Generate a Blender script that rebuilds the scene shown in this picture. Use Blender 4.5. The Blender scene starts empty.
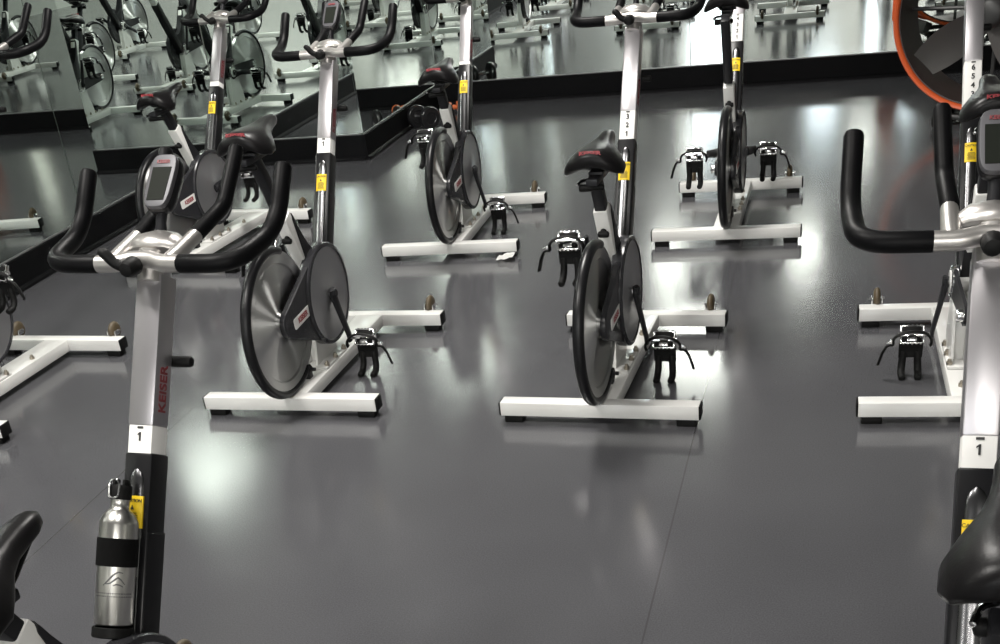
import bpy, bmesh, math, random
from mathutils import Vector, Matrix

random.seed(7)
PI = math.pi
scene = bpy.context.scene
COL = scene.collection

# ------------------------------------------------------------------ materials
def nodes_of(name):
    m = bpy.data.materials.new(name)
    m.use_nodes = True
    nt = m.node_tree
    return m, nt, nt.nodes['Principled BSDF']

def mat(name, col, rough=0.5, metal=0.0, spec=0.5, coat=0.0, bump=0.0, bscale=200.0, var=0.0, vscale=30.0, emit=None):
    m, nt, b = nodes_of(name)
    b.inputs['Base Color'].default_value = (*col, 1)
    b.inputs['Roughness'].default_value = rough
    b.inputs['Metallic'].default_value = metal
    b.inputs['Specular IOR Level'].default_value = spec
    b.inputs['Coat Weight'].default_value = coat
    b.inputs['Coat Roughness'].default_value = 0.1
    tc = None
    if bump or var:
        tc = nt.nodes.new('ShaderNodeTexCoord')
    if bump:
        n = nt.nodes.new('ShaderNodeTexNoise'); n.inputs['Scale'].default_value = bscale
        n.inputs['Detail'].default_value = 3
        bp = nt.nodes.new('ShaderNodeBump'); bp.inputs['Strength'].default_value = bump
        bp.inputs['Distance'].default_value = 0.002
        nt.links.new(tc.outputs['Object'], n.inputs['Vector'])
        nt.links.new(n.outputs['Fac'], bp.inputs['Height'])
        nt.links.new(bp.outputs['Normal'], b.inputs['Normal'])
    if var:
        n = nt.nodes.new('ShaderNodeTexNoise'); n.inputs['Scale'].default_value = vscale
        n.inputs['Detail'].default_value = 4
        mx = nt.nodes.new('ShaderNodeMix'); mx.data_type = 'RGBA'
        mx.inputs[6].default_value = (*[c*(1-var) for c in col], 1)
        mx.inputs[7].default_value = (*[min(1, c*(1+var)) for c in col], 1)
        nt.links.new(tc.outputs['Object'], n.inputs['Vector'])
        nt.links.new(n.outputs['Fac'], mx.inputs[0])
        nt.links.new(mx.outputs[2], b.inputs['Base Color'])
    if emit:
        b.inputs['Emission Color'].default_value = (*emit[:3], 1)
        b.inputs['Emission Strength'].default_value = emit[3]
    return m

def floor_material():
    m, nt, b = nodes_of('rubber_floor')
    N = nt.nodes.new; L = nt.links.new
    tc = N('ShaderNodeTexCoord')
    sp = N('ShaderNodeSeparateXYZ'); L(tc.outputs['Object'], sp.inputs[0])
    # fine flecks and broad wear in the vinyl
    n1 = N('ShaderNodeTexNoise'); n1.inputs['Scale'].default_value = 260; n1.inputs['Detail'].default_value = 2
    n2 = N('ShaderNodeTexNoise'); n2.inputs['Scale'].default_value = 1.6; n2.inputs['Detail'].default_value = 5
    L(tc.outputs['Object'], n1.inputs['Vector']); L(tc.outputs['Object'], n2.inputs['Vector'])
    r1 = N('ShaderNodeValToRGB')
    r1.color_ramp.elements[0].position = .3; r1.color_ramp.elements[0].color = (.058, .058, .063, 1)
    r1.color_ramp.elements[1].position = .7; r1.color_ramp.elements[1].color = (.080, .080, .086, 1)
    L(n1.outputs['Fac'], r1.inputs['Fac'])
    mul = N('ShaderNodeMix'); mul.data_type = 'RGBA'; mul.blend_type = 'MULTIPLY'; mul.inputs[0].default_value = 1
    r2 = N('ShaderNodeMapRange'); r2.inputs['To Min'].default_value = .82; r2.inputs['To Max'].default_value = 1.18
    L(n2.outputs['Fac'], r2.inputs['Value'])
    L(r1.outputs['Color'], mul.inputs[6]); L(r2.outputs['Result'], mul.inputs[7])
    # welded sheet seams, 1.79 m apart, running towards the back wall
    fr = N('ShaderNodeMath'); fr.operation = 'ADD'; fr.inputs[1].default_value = 0.392 + 17.9 + 0.895
    L(sp.outputs['X'], fr.inputs[0])
    md = N('ShaderNodeMath'); md.operation = 'MODULO'; md.inputs[1].default_value = 1.79
    L(fr.outputs[0], md.inputs[0])
    sb = N('ShaderNodeMath'); sb.operation = 'SUBTRACT'; sb.inputs[1].default_value = .895; L(md.outputs[0], sb.inputs[0])
    ab = N('ShaderNodeMath'); ab.operation = 'ABSOLUTE'; L(sb.outputs[0], ab.inputs[0])
    lt = N('ShaderNodeMath'); lt.operation = 'LESS_THAN'; lt.inputs[1].default_value = .0022; L(ab.outputs[0], lt.inputs[0])
    mx = N('ShaderNodeMix'); mx.data_type = 'RGBA'
    L(lt.outputs[0], mx.inputs[0]); L(mul.outputs[2], mx.inputs[6]); mx.inputs[7].default_value = (.050, .050, .053, 1)
    L(mx.outputs[2], b.inputs['Base Color'])
    # polish varies a little
    r3 = N('ShaderNodeMapRange'); r3.inputs['To Min'].default_value = FLOOR_ROUGH-.03; r3.inputs['To Max'].default_value = FLOOR_ROUGH+.05
    L(n2.outputs['Fac'], r3.inputs['Value']); L(r3.outputs['Result'], b.inputs['Roughness'])
    b.inputs['Specular IOR Level'].default_value = FLOOR_SPEC
    n3 = N('ShaderNodeTexNoise'); n3.inputs['Scale'].default_value = 9; n3.inputs['Detail'].default_value = 2
    L(tc.outputs['Object'], n3.inputs['Vector'])
    bp = N('ShaderNodeBump'); bp.inputs['Strength'].default_value = .05; bp.inputs['Distance'].default_value = .004
    L(n3.outputs['Fac'], bp.inputs['Height']); L(bp.outputs['Normal'], b.inputs['Normal'])
    return m

FLOOR_ROUGH = .145
FLOOR_SPEC = .7

ANISO = .25
def flywheel_material():
    m, nt, b = nodes_of('brushed_aluminium_disc')
    b.inputs['Base Color'].default_value = (.74, .74, .73, 1)
    b.inputs['Metallic'].default_value = 1
    b.inputs['Roughness'].default_value = .48
    b.inputs['Anisotropic'].default_value = 1.0
    b.inputs['Anisotropic Rotation'].default_value = ANISO
    t = nt.nodes.new('ShaderNodeTangent'); t.direction_type = 'RADIAL'; t.axis = 'X'
    nt.links.new(t.outputs[0], b.inputs['Tangent'])
    return m

M = {}
M['floor'] = floor_material()
M['white'] = mat('white_enamel', (.67, .665, .645), .28, 0, .5, coat=.4, var=.03, vscale=9)
M['silver'] = mat('silver_painted_steel', (.44, .425, .44), .34, .85, .5, var=.03, vscale=8)
M['label'] = mat('pale_label', (.74, .73, .71), .45)
M['black'] = mat('satin_black_paint', (.008, .008, .009), .32, 0, .25)
M['charcoal'] = mat('charcoal_plastic', (.014, .014, .016), .38, 0, .25, bump=.08, bscale=300)
M['rail'] = mat('dark_polished_steel', (.16, .16, .165), .25, 1)
M['grip'] = mat('black_grip_foam', (.0035, .0035, .004), .42, 0, .09, bump=.15, bscale=500)
M['rubber'] = mat('black_rubber', (.006, .006, .006), .55, 0, .14)
M['chrome'] = mat('chrome', (.75, .75, .75), .14, 1)
M['cast'] = mat('satin_cast_aluminium', (.54, .52, .50), .34, .85)
M['disc'] = flywheel_material()
M['guard'] = mat('grey_disc_cover', (.36, .36, .37), .32, .8)
M['vinyl'] = mat('black_saddle_vinyl', (.006, .0056, .006), .33, 0, .16, bump=.1, bscale=250)
M['red'] = mat('dark_red_print', (.17, .02, .025), .5)
M['redbright'] = mat('red_print', (.26, .022, .03), .5)
M['ink'] = mat('black_print', (.02, .02, .02), .6)
M['yellow'] = mat('yellow_sticker', (.85, .58, .01), .5)
M['steel'] = mat('dull_zinc_steel', (.42, .38, .32), .4, .9)
M['guardshell'] = mat('black_guard_plastic', (.022, .022, .025), .24, 0, .5)
M['castor'] = mat('tan_castor_rubber', (.075, .055, .030), .5, var=.2, vscale=60)
M['screen'] = mat('lcd_screen', (.012, .014, .011), .5, 0, .05)
M['bezel'] = mat('silver_console_plastic', (.075, .074, .080), .42, .2, .25)
M['alum'] = mat('brushed_bottle_aluminium', (.62, .61, .58), .28, 1, var=.06, vscale=12)
M['neoprene'] = mat('black_neoprene_band', (.003, .003, .003), .8, 0, .1)
M['etch'] = mat('etched_logo_grey', (.10, .10, .10), .5)
M['plinth'] = mat('black_plinth_paint', (.0035, .0035, .004), .6, 0, .06, var=.2, vscale=5)
M['channel'] = mat('grey_mirror_channel', (.22, .22, .22), .4, .6)
M['wall'] = mat('grey_green_wall_paint', (.33, .34, .32), .7, bump=.05, bscale=80)
M['ceil'] = mat('ceiling_paint', (.20, .20, .20), .8, bump=.1, bscale=60)
M['frontwall'] = mat('pale_wall_paint', (.75, .75, .72), .7, bump=.05, bscale=80)
M['daylight'] = mat('daylit_frosted_glass', (.8, .85, .9), .4, emit=(.86, .93, 1.0, 12))
M['dimlight'] = mat('dim_frosted_glass', (.8, .8, .75), .4, emit=(1.0, .95, .84, 2.4))
M['mirror'] = mat('mirror_glass', (.80, .86, .83), .0, 1)
M['orange'] = mat('orange_fan_enamel', (.62, .10, .025), .42, 0, .5, var=.12, vscale=14)
M['drum_shade'] = mat('dark_maroon_drum_shade', (.030, .014, .012), .5)  # shade inside the fan drum, put into the colour
M['blade'] = mat('grey_fan_blade', (.17, .165, .16), .45, .3)
M['motor'] = mat('dark_motor_housing', (.045, .045, .045), .45, .2)
M['iron'] = mat('black_dumbbell_iron', (.012, .012, .013), .35, 0, .5)
M['orangevinyl'] = mat('orange_vinyl', (.60, .14, .04), .4)
M['paper'] = mat('white_paper', (.85, .85, .83), .8)

# ------------------------------------------------------------------ mesh helpers
def link(o, parent=None):
    COL.objects.link(o)
    if parent is not None:
        o.parent = parent
    return o

def bm_mesh(bm, name, m, smooth=True, angle=40):
    me = bpy.data.meshes.new(name)
    bmesh.ops.recalc_face_normals(bm, faces=bm.faces)
    bm.to_mesh(me); bm.free()
    if isinstance(m, (list, tuple)):
        for k in m: me.materials.append(k)
    else:
        me.materials.append(m)
    if smooth:
        for p in me.polygons: p.use_smooth = True
        try:
            me.set_sharp_from_angle(angle=math.radians(angle))
        except Exception:
            pass
    return me

def BM(): return bmesh.new()

def add_box(bm, c, s, rot=None, bevel=0.0, seg=2, mi=0):
    """box centred at c, full sizes s, optional 3x3/4x4 rotation"""
    r = bmesh.ops.create_cube(bm, size=1.0)
    vs = r['verts']
    for v in vs: v.co = Vector((v.co.x*s[0], v.co.y*s[1], v.co.z*s[2]))
    fs = set()
    if bevel > 0:
        es = list({e for v in vs for e in v.link_edges})
        rb = bmesh.ops.bevel(bm, geom=es, offset=bevel, segments=seg, profile=.5, affect='EDGES')
        vs = list({v for f in rb['faces'] for v in f.verts} | {v for v in vs if v.is_valid})
        # collect the whole island
    seen = set(vs); stack = list(vs)
    while stack:
        v = stack.pop()
        for e in v.link_edges:
            w = e.other_vert(v)
            if w not in seen: seen.add(w); stack.append(w)
    T = Matrix.Translation(Vector(c))
    R = rot.to_4x4() if rot is not None else Matrix.Identity(4)
    for v in seen: v.co = T @ R @ v.co
    for v in seen:
        for f in v.link_faces: f.material_index = mi
    return seen

def smooth_path(pts, rad=0.04, n=7):
    """round the corners of a polyline"""
    P = [Vector(p) for p in pts]; out = [P[0]]
    for i in range(1, len(P)-1):
        a, b, c = P[i-1], P[i], P[i+1]
        d1 = (a-b); d2 = (c-b)
        r = min(rad, d1.length*.48, d2.length*.48)
        s = b + d1.normalized()*r; e = b + d2.normalized()*r
        for k in range(n+1):
            t = k/n
            out.append(s*(1-t)**2 + b*2*t*(1-t) + e*t*t)
    out.append(P[-1])
    return out

def add_tube(bm, pts, r, seg=14, cap=True, ell=None, up=None, dome=False, mi=0):
    """sweep a circle (or ellipse ell=(ra, rb)) along pts; r may be a list"""
    P = [Vector(p) for p in pts]; n = len(P)
    rs = r if isinstance(r, (list, tuple)) else [r]*n
    if dome:
        d0 = (P[0]-P[1]).normalized(); d1 = (P[-1]-P[-2]).normalized()
        r0, r1 = rs[0], rs[-1]
        P = [P[0]+d0*r0*.55, P[0]+d0*r0*.4] + P + [P[-1]+d1*r1*.4, P[-1]+d1*r1*.55]
        rs = [r0*.45, r0*.82] + list(rs) + [r1*.82, r1*.45]
        n = len(P)
    T = []
    for i in range(n):
        a = P[max(i-1, 0)]; b = P[min(i+1, n-1)]
        T.append((b-a).normalized())
    ref = Vector(up) if up is not None else Vector((0, 0, 1))
    if abs(T[0].dot(ref)) > .95 and up is None: ref = Vector((1, 0, 0))
    u = (ref - T[0]*ref.dot(T[0])).normalized()
    rings = []
    for i in range(n):
        u = (u - T[i]*u.dot(T[i]))
        if u.length < 1e-6: u = T[i].orthogonal()
        u.normalize(); w = T[i].cross(u)
        ring = []
        for k in range(seg):
            a = 2*PI*k/seg
            ea, eb = (ell if ell else (1, 1))
            ring.append(bm.verts.new(P[i] + u*math.cos(a)*rs[i]*ea + w*math.sin(a)*rs[i]*eb))
        rings.append(ring)
    for i in range(n-1):
        for k in range(seg):
            f = bm.faces.new((rings[i][k], rings[i][(k+1) % seg], rings[i+1][(k+1) % seg], rings[i+1][k]))
            f.material_index = mi
    if cap:
        f = bm.faces.new(rings[0][::-1]); f.material_index = mi
        f = bm.faces.new(rings[-1]); f.material_index = mi

def add_lathe(bm, prof, centre=(0, 0, 0), axis='Z', seg=32, closed=False, mi=0, rot=None):
    """prof: list of (radius, height) revolved about an axis"""
    rings = []
    c = Vector(centre)
    for (r, h) in prof:
        ring = []
        if r < 1e-6:
            ring = [None]
        for k in range(seg if r >= 1e-6 else 1):
            a = 2*PI*k/seg
            x, y = r*math.cos(a), r*math.sin(a)
            if axis == 'Z': p = Vector((x, y, h))
            elif axis == 'X': p = Vector((h, x, y))
            else: p = Vector((x, h, y))
            if rot is not None: p = rot @ p
            v = bm.verts.new(c+p)
            if r < 1e-6: ring[0] = v
            else: ring.append(v)
        rings.append(ring)
    pairs = list(zip(rings[:-1], rings[1:]))
    if closed: pairs.append((rings[-1], rings[0]))
    for A, B in pairs:
        for k in range(seg):
            k2 = (k+1) % seg
            if len(A) == 1 and len(B) == 1: continue
            if len(A) == 1: f = bm.faces.new((A[0], B[k2], B[k]))
            elif len(B) == 1: f = bm.faces.new((A[k], A[k2], B[0]))
            else: f = bm.faces.new((A[k], A[k2], B[k2], B[k]))
            f.material_index = mi

def add_prism(bm, poly, lo, hi, axis='X', mi=0, M4=None):
    """poly in the plane normal to axis: X -> (y,z), Y -> (x,z), Z -> (x,y)"""
    def pt(p, h):
        if axis == 'X': v = Vector((h, p[0], p[1]))
        elif axis == 'Y': v = Vector((p[0], h, p[1]))
        else: v = Vector((p[0], p[1], h))
        return M4 @ v if M4 is not None else v
    A = [bm.verts.new(pt(p, lo)) for p in poly]; B = [bm.verts.new(pt(p, hi)) for p in poly]
    n = len(poly)
    fs = [bm.faces.new(A[::-1]), bm.faces.new(B)]
    for i in range(n): fs.append(bm.faces.new((A[i], A[(i+1) % n], B[(i+1) % n], B[i])))
    for f in fs: f.material_index = mi
    return fs

def frame_matrix(origin, xdir, ydir):
    x = Vector(xdir).normalized(); y = Vector(ydir); y = (y - x*y.dot(x)).normalized(); z = x.cross(y)
    m = Matrix((x, y, z)).transposed().to_4x4(); m.translation = Vector(origin)
    return m

_txt = {}
def text_bm(bm, s, size, M4, depth=.0006, bold=0.0, squash=1.0, shear=0.0):
    """flat lettering centred on the origin of M4's xy plane"""
    cu = bpy.data.curves.new('t', 'FONT'); cu.body = s; cu.size = size
    cu.align_x = 'CENTER'; cu.align_y = 'CENTER'; cu.extrude = depth; cu.offset = bold; cu.shear = shear
    ob = bpy.data.objects.new('t', cu); COL.objects.link(ob)
    dg = bpy.context.evaluated_depsgraph_get(); dg.update()
    me = bpy.data.meshes.new_from_object(ob.evaluated_get(dg))
    bpy.data.objects.remove(ob); bpy.data.curves.remove(cu)
    n0 = len(bm.verts)
    bm.from_mesh(me); bpy.data.meshes.remove(me)
    bm.verts.ensure_lookup_table()
    for v in bm.verts[n0:]:
        v.co.x *= squash
        v.co = M4 @ v.co

# ------------------------------------------------------------------ object helpers
def tag(o, label, cat, group=None):
    o['label'] = label; o['category'] = cat
    if group: o['group'] = group
    return o

def empty(name, loc=(0, 0, 0), rz=0.0):
    o = bpy.data.objects.new(name, None); COL.objects.link(o)
    o.empty_display_size = .1
    o.location = loc; o.rotation_euler = (0, 0, rz)
    return o

def part(name, me, parent=None, loc=(0, 0, 0), rot=(0, 0, 0), label=None):
    o = bpy.data.objects.new(name, me); link(o, parent)
    o.location = loc; o.rotation_euler = rot
    if label: o['label'] = label
    return o

CACHE = {}
def mesh(key, fn, *a):
    if key not in CACHE: CACHE[key] = fn(*a)
    return CACHE[key]

# ------------------------------------------------------------------ room constants (metres)
LX = -3.786      # mirrored left wall
PX = -2.841      # face of the pier that juts out from the left wall
SY = 7.233       # front face of the pier
BY = 8.838       # back wall
RX = 5.2
FY = -6.5
CZ = 3.6
HS = .150        # plinth height

def struct(name, bm, m, smooth=False):
    o = part(name, bm_mesh(bm, name, m, smooth)); o['kind'] = 'structure'
    return o

def boxmesh(lo, hi, bevel=0):
    bm = BM()
    c = [(a+b)/2 for a, b in zip(lo, hi)]; s = [b-a for a, b in zip(lo, hi)]
    add_box(bm, c, s, bevel=bevel)
    return bm

def build_room():
    struct('floor', boxmesh((LX-.3, FY-.2, -.1), (RX+.2, BY+.2, 0)), M['floor'])
    struct('ceiling', boxmesh((LX-.3, FY-.2, CZ), (RX+.2, BY+.2, CZ+.1)), M['ceil'])
    struct('wall_left', boxmesh((LX-.15, FY, 0), (LX-.012, BY, CZ)), M['wall'])
    struct('wall_pier', boxmesh((LX-.012, SY+.012, 0), (PX-.012, BY, CZ)), M['wall'])
    struct('wall_back', boxmesh((LX-.15, BY+.012, 0), (RX, BY+.15, CZ)), M['wall'])
    wy0, wy1, wz0, wz1 = -.55, -.05, 1.7, 2.9
    bm = BM()
    for lo, hi in (((RX, FY, 0), (RX+.15, wy0, CZ)), ((RX, wy1, 0), (RX+.15, BY+.15, CZ)), ((RX, wy0, 0), (RX+.15, wy1, wz0)), ((RX, wy0, wz1), (RX+.15, wy1, CZ))):
        add_box(bm, [(a+b)/2 for a, b in zip(lo, hi)], [b-a for a, b in zip(lo, hi)])
    struct('wall_right', bm, M['wall'])
    bm = BM()
    for c, q in (((RX+.05, (wy0+wy1)/2, wz0+.02), (.06, wy1-wy0, .04)), ((RX+.05, (wy0+wy1)/2, wz1-.02), (.06, wy1-wy0, .04)), ((RX+.05, wy0+.02, (wz0+wz1)/2), (.06, .04, wz1-wz0)), ((RX+.05, wy1-.02, (wz0+wz1)/2), (.06, .04, wz1-wz0))):
        add_box(bm, c, q)
    o = struct('window_5', bm, M['channel'])
    part('pane', bm_mesh(boxmesh((RX+.064, wy0+.03, wz0+.03), (RX+.07, wy1-.03, wz1-.03)), 'pane', M['dimlight'], False), o)
    # the wall behind the viewer, with three daylit windows
    wins = [(-2.78, -2.10, 1.2, 3.4), (-.65, -.05, 2.7, 3.45), (.36, .58, 1.3, 2.5), (.98, 1.32, 2.9, 3.45)]
    xs = sorted({LX-.15, RX+.15} | {v for w_ in wins for v in w_[:2]})
    bm = BM()
    for a, b in zip(xs[:-1], xs[1:]):
        w_ = [q for q in wins if q[0] <= (a+b)/2 <= q[1]]
        spans = [(0, CZ)] if not w_ else [(0, w_[0][2]), (w_[0][3], CZ)]
        for z0, z1 in spans: add_box(bm, ((a+b)/2, FY-.075, (z0+z1)/2), (b-a, .15, z1-z0))
    struct('wall_front', bm, M['frontwall'])
    for k, (a, b, z0, z1) in enumerate(wins):
        bm = BM()
        for (cx, cz, sx, sz) in (((a+b)/2, z0+.02, b-a, .04), ((a+b)/2, z1-.02, b-a, .04), (a+.02, (z0+z1)/2, .04, z1-z0), (b-.02, (z0+z1)/2, .04, z1-z0)):
            add_box(bm, (cx, FY-.05, cz), (sx, .06, sz))
        o = struct('window_%d' % (k+1), bm, M['channel'])
        part('pane', bm_mesh(boxmesh((a+.03, FY-.07, z0+.03), (b-.03, FY-.064, z1-.03)), 'pane', M['daylight'], False), o)
    # black plinths: an upright board with a small quarter-round shoe on the floor
    def plinth(name, a, b, nrm):
        # a->b along the wall at the wall face; nrm points into the room
        a = Vector((a[0], a[1], 0)); b = Vector((b[0], b[1], 0)); n = Vector((nrm[0], nrm[1], 0))
        d = (b-a)
        prof = [(-.012, 0), (.030, 0), (.030, .008), (.026, .016), (.018, .022), (.014, .024), (.014, HS-.004), (.010, HS), (-.012, HS)]
        bm = BM()
        A = [bm.verts.new(a + n*p[0] + Vector((0, 0, p[1]))) for p in prof]
        B = [bm.verts.new(b + n*p[0] + Vector((0, 0, p[1]))) for p in prof]
        k = len(prof)
        bm.faces.new(A); bm.faces.new(B[::-1])
        for i in range(k): bm.faces.new((A[i], A[(i+1) % k], B[(i+1) % k], B[i]))
        struct(name, bm, M['plinth'], True)
    plinth('baseboard_left', (LX, FY), (LX, SY), (1, 0))
    plinth('baseboard_pier_front', (LX, SY), (PX, SY), (0, -1))
    plinth('baseboard_pier_side', (PX, SY-.012), (PX, BY), (1, 0))
    plinth('baseboard_back', (PX, BY), (RX, BY), (0, -1))
    # thin grey channels that carry the mirrors
    def channel(name, lo, hi):
        struct(name, boxmesh(lo, hi), M['channel'])
    channel('trim_1', (LX-.012, FY, HS), (LX+.006, SY, HS+.006))
    channel('trim_2', (LX, SY-.006, HS), (PX, SY+.012, HS+.006))
    channel('trim_3', (PX-.012, SY-.006, HS), (PX+.006, BY, HS+.006))
    channel('trim_4', (PX, BY-.006, HS), (RX, BY+.012, HS+.006))
    # mirror panes with narrow gaps
    def pane(lo, hi, label, group=None):
        o = part('wall_mirror', bm_mesh(boxmesh(lo, hi), 'wall_mirror', M['mirror'], False))
        tag(o, label, 'mirror', group)
    z0, z1 = HS+.006, 2.45
    g = .003
    JL = [5.520]
    while JL[0] > FY+1.5: JL.insert(0, JL[0]-1.7)
    pane((LX-.010, 5.520+g, z0), (LX, SY-.008, z1), 'narrow mirror pane on the left wall, right of the vertical joint, next to the pier')
    pane((LX-.010, 5.520-4.8, z0), (LX, 5.520-g, z1), 'mirror pane on the left wall, left of the vertical joint, at the photo edge')
    pane((LX+.002, SY, z0), (PX-.012, SY+.010, z1), 'mirror pane on the front face of the pier, behind the silver bike post')
    pane((PX-.010, SY+.002, z0), (PX, BY-.008, z1), 'mirror pane on the side of the pier, running back to the corner')
    pane((PX+.002, BY, z0), (-1.008-g, BY+.010, z1), 'back wall mirror pane left of the joint, between pier corner and joint')
    pane((-1.008+g, BY, z0), (.87-g, BY+.010, z1), 'back wall mirror pane right of the joint, ending behind the orange fan')
    pane((.87+g, BY, z0), (2.74, BY+.010, z1), 'rightmost back wall mirror pane, seen behind and through the orange fan')

build_room()

# ------------------------------------------------------------------ exercise bike: part meshes in bike space
# x right, y forward (0 = rear edge of the rear stabiliser), z up
A_POST = .5416
PD = Vector((0, math.sin(A_POST), math.cos(A_POST)))      # along the front post, upwards
PN = Vector((0, -math.cos(A_POST), math.sin(A_POST)))     # out of its rear face
PP = Vector((0, .6392, .7292))                               # top of the sleeve, middle of the rear face
PL = .272
BB = Vector((0, .378, .305))
AX = Vector((0, .050, .316))
A_SEAT = math.radians(28)
SD = Vector((0, -math.sin(A_SEAT), math.cos(A_SEAT)))
SJ = Vector((0, .225, .622))                              # top of the white seat tube
WR, WF = .644, .595
FWY = .80                                                 # rear edge of the front stabiliser
RPOST = frame_matrix((0, 0, 0), (1, 0, 0), PD).to_3x3()   # local y runs up the post, local z = x cross PD
RPOST = Matrix((Vector((1, 0, 0)), PN*-1, PD)).transposed()   # local x, forward normal, up the post

def m_bar(W, y):
    bm = BM(); add_box(bm, (0, y+.026, .047), (W-.008, .052, .046), bevel=.0035, seg=2)
    return bm_mesh(bm, 'stabilizer', M['white'])
def m_cap(W, y, s):
    bm = BM(); add_box(bm, (s*(W/2-.002), y+.026, .047), (.006, .050, .044), bevel=.002)
    return bm_mesh(bm, 'end_cap', M['rubber'])
def m_foot(W, y, s):
    bm = BM(); add_box(bm, (s*(W/2-.045), y+.026, .0125), (.060, .044, .025), bevel=.003)
    return bm_mesh(bm, 'rubber_foot', M['rubber'])
def m_castor(s):
    bm = BM()
    add_lathe(bm, [(0, -.012), (.020, -.012), (.030, -.010), (.036, -.004), (.037, 0), (.036, .004), (.030, .010), (.020, .012), (0, .012)],
              (s*(WF/2-.065), .878, .082), axis='X', seg=22)
    return bm_mesh(bm, 'transport_wheel', M['castor'])
def m_castor_bracket(s):
    bm = BM(); x = s*(WF/2-.065)
    for d in (-1, 1):
        add_box(bm, (x+d*.017, .868, .078), (.004, .034, .022), bevel=.001)
    add_tube(bm, [(x-.026, .878, .082), (x+.026, .878, .082)], .005, 8)
    return bm_mesh(bm, 'wheel_bracket', M['chrome'])
def m_beam():
    bm = BM(); add_box(bm, (0, .426, .047), (.108, .752, .046), bevel=.003)
    return bm_mesh(bm, 'base_beam', M['white'])
def m_pedestal():
    # flanged foot plate and the two cheek plates that carry the bottom bracket
    bm = BM()
    add_box(bm, (0, .345, .075), (.100, .20, .010), bevel=.003)
    poly = [(.265, .078), (.445, .078), (.445, .12), (.425, .26), (.38, .30), (.30, .24)]
    add_prism(bm, poly, -.040, -.032); add_prism(bm, poly, .000, .008)
    add_box(bm, (-.016, .362, .17), (.034, .12, .18), bevel=.006)
    add_tube(bm, [(-.052, BB.y, BB.z), (.009, BB.y, BB.z)], .034, 20)
    return bm_mesh(bm, 'bracket', M['white'])
def m_bolt():
    bm = BM()
    add_lathe(bm, [(0, .018), (.005, .018), (.006, .015), (.006, .010), (.0095, .010), (.0095, 0), (0, 0)], seg=10)
    return bm_mesh(bm, 'bolt', M['steel'])
BOLTS = [(x, y, .079) for x in (-.043, .043) for y in (.265, .345, .425)] + [(-.02, .12, .069), (.03, .60, .069)]
def m_seat_tube():
    bm = BM()
    L = .36; c = SJ - SD*L/2
    R = Matrix((Vector((1, 0, 0)), Vector((0, math.cos(A_SEAT), math.sin(A_SEAT))), SD)).transposed()
    add_box(bm, c, (.046, .050, L), R, bevel=.006)
    return bm_mesh(bm, 'seat_tube', M['white'])
def m_frame_web():
    # black V gusset joining the seat tube and the front post above the bottom bracket; it wraps the front of the tube
    F = Vector((0, math.cos(A_SEAT), math.sin(A_SEAT)))
    a = SJ + F*.027 - SD*.012
    m = SJ + F*.014 - SD*.030
    b = SJ - F*.028 - SD*.235
    b2 = SJ - F*.028 - SD*.33
    top = PP - PD*.335 - PN*.004
    low = PP - PD*.50
    pts = [(m.y, m.z), (a.y, a.z)]
    c0 = Vector((a.y+.004, a.z-.012)); c1 = Vector((.335, .455)); c2 = Vector((.425, .415)); c3 = Vector((top.y, top.z))
    n = 14
    for k in range(n+1):
        t = k/n
        p = c0*(1-t)**3 + c1*3*t*(1-t)**2 + c2*3*t*t*(1-t) + c3*t**3
        pts.append((p.x, p.y))
    pts += [(low.y+.04, low.z), (b2.y, b2.z), (b.y, b.z)]
    bm = BM(); add_prism(bm, pts, -.0265, .0265)
    bmesh.ops.bevel(bm, geom=list(bm.edges), offset=.003, segments=2, profile=.5, affect='EDGES')
    return bm_mesh(bm, 'frame_gusset', M['charcoal'])
def m_sleeve():
    bm = BM()
    L1 = .50
    c = PP - PD*(L1/2) - PN*.0275
    add_box(bm, c, (.058, .055, L1), RPOST, bevel=.006)
    # wider lower casing
    L2 = .32
    c = PP - PD*(.140+L2/2) - PN*.029
    add_box(bm, c, (.0605, .0575, L2), RPOST, bevel=.006, seg=3)
    return bm_mesh(bm, 'post_sleeve', M['black'])
def m_rail():
    # long rounded guide strip let into the rear face, arched at the top
    bm = BM()
    w, s0, s1 = .0165, .030, .35
    pts = []
    out = [(w*math.cos(t), -s0-w*1.5 + w*1.5*math.sin(t)) for t in [PI*k/12 for k in range(13)]]
    out += [(-w, -s1), (w, -s1)]
    Mx = Matrix((Vector((1, 0, 0)), PD, Vector((1, 0, 0)).cross(PD)*1)).transposed().to_4x4()
    zdir = Vector((1, 0, 0)).cross(PD)
    sgn = 1 if zdir.dot(PN) > 0 else -1
    # rounded cross-section: sweep a squashed half tube
    n = 10
    P = [PP - PD*s for s in (s0, s0+.006, s0+.018, s0+.035, .12, .155)]
    P2 = [PP - PD*s for s in (.155, .25, .35)]
    add_tube(bm, P, [.003, .010, .0155, w, w, w], 16, ell=(1, .38), up=(1, 0, 0))
    add_tube(bm, [p+PN*.0012 for p in P2], [w, w, w], 16, ell=(1, .32), up=(1, 0, 0))
    return bm_mesh(bm, 'guide_rail', M['rail'])
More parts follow.
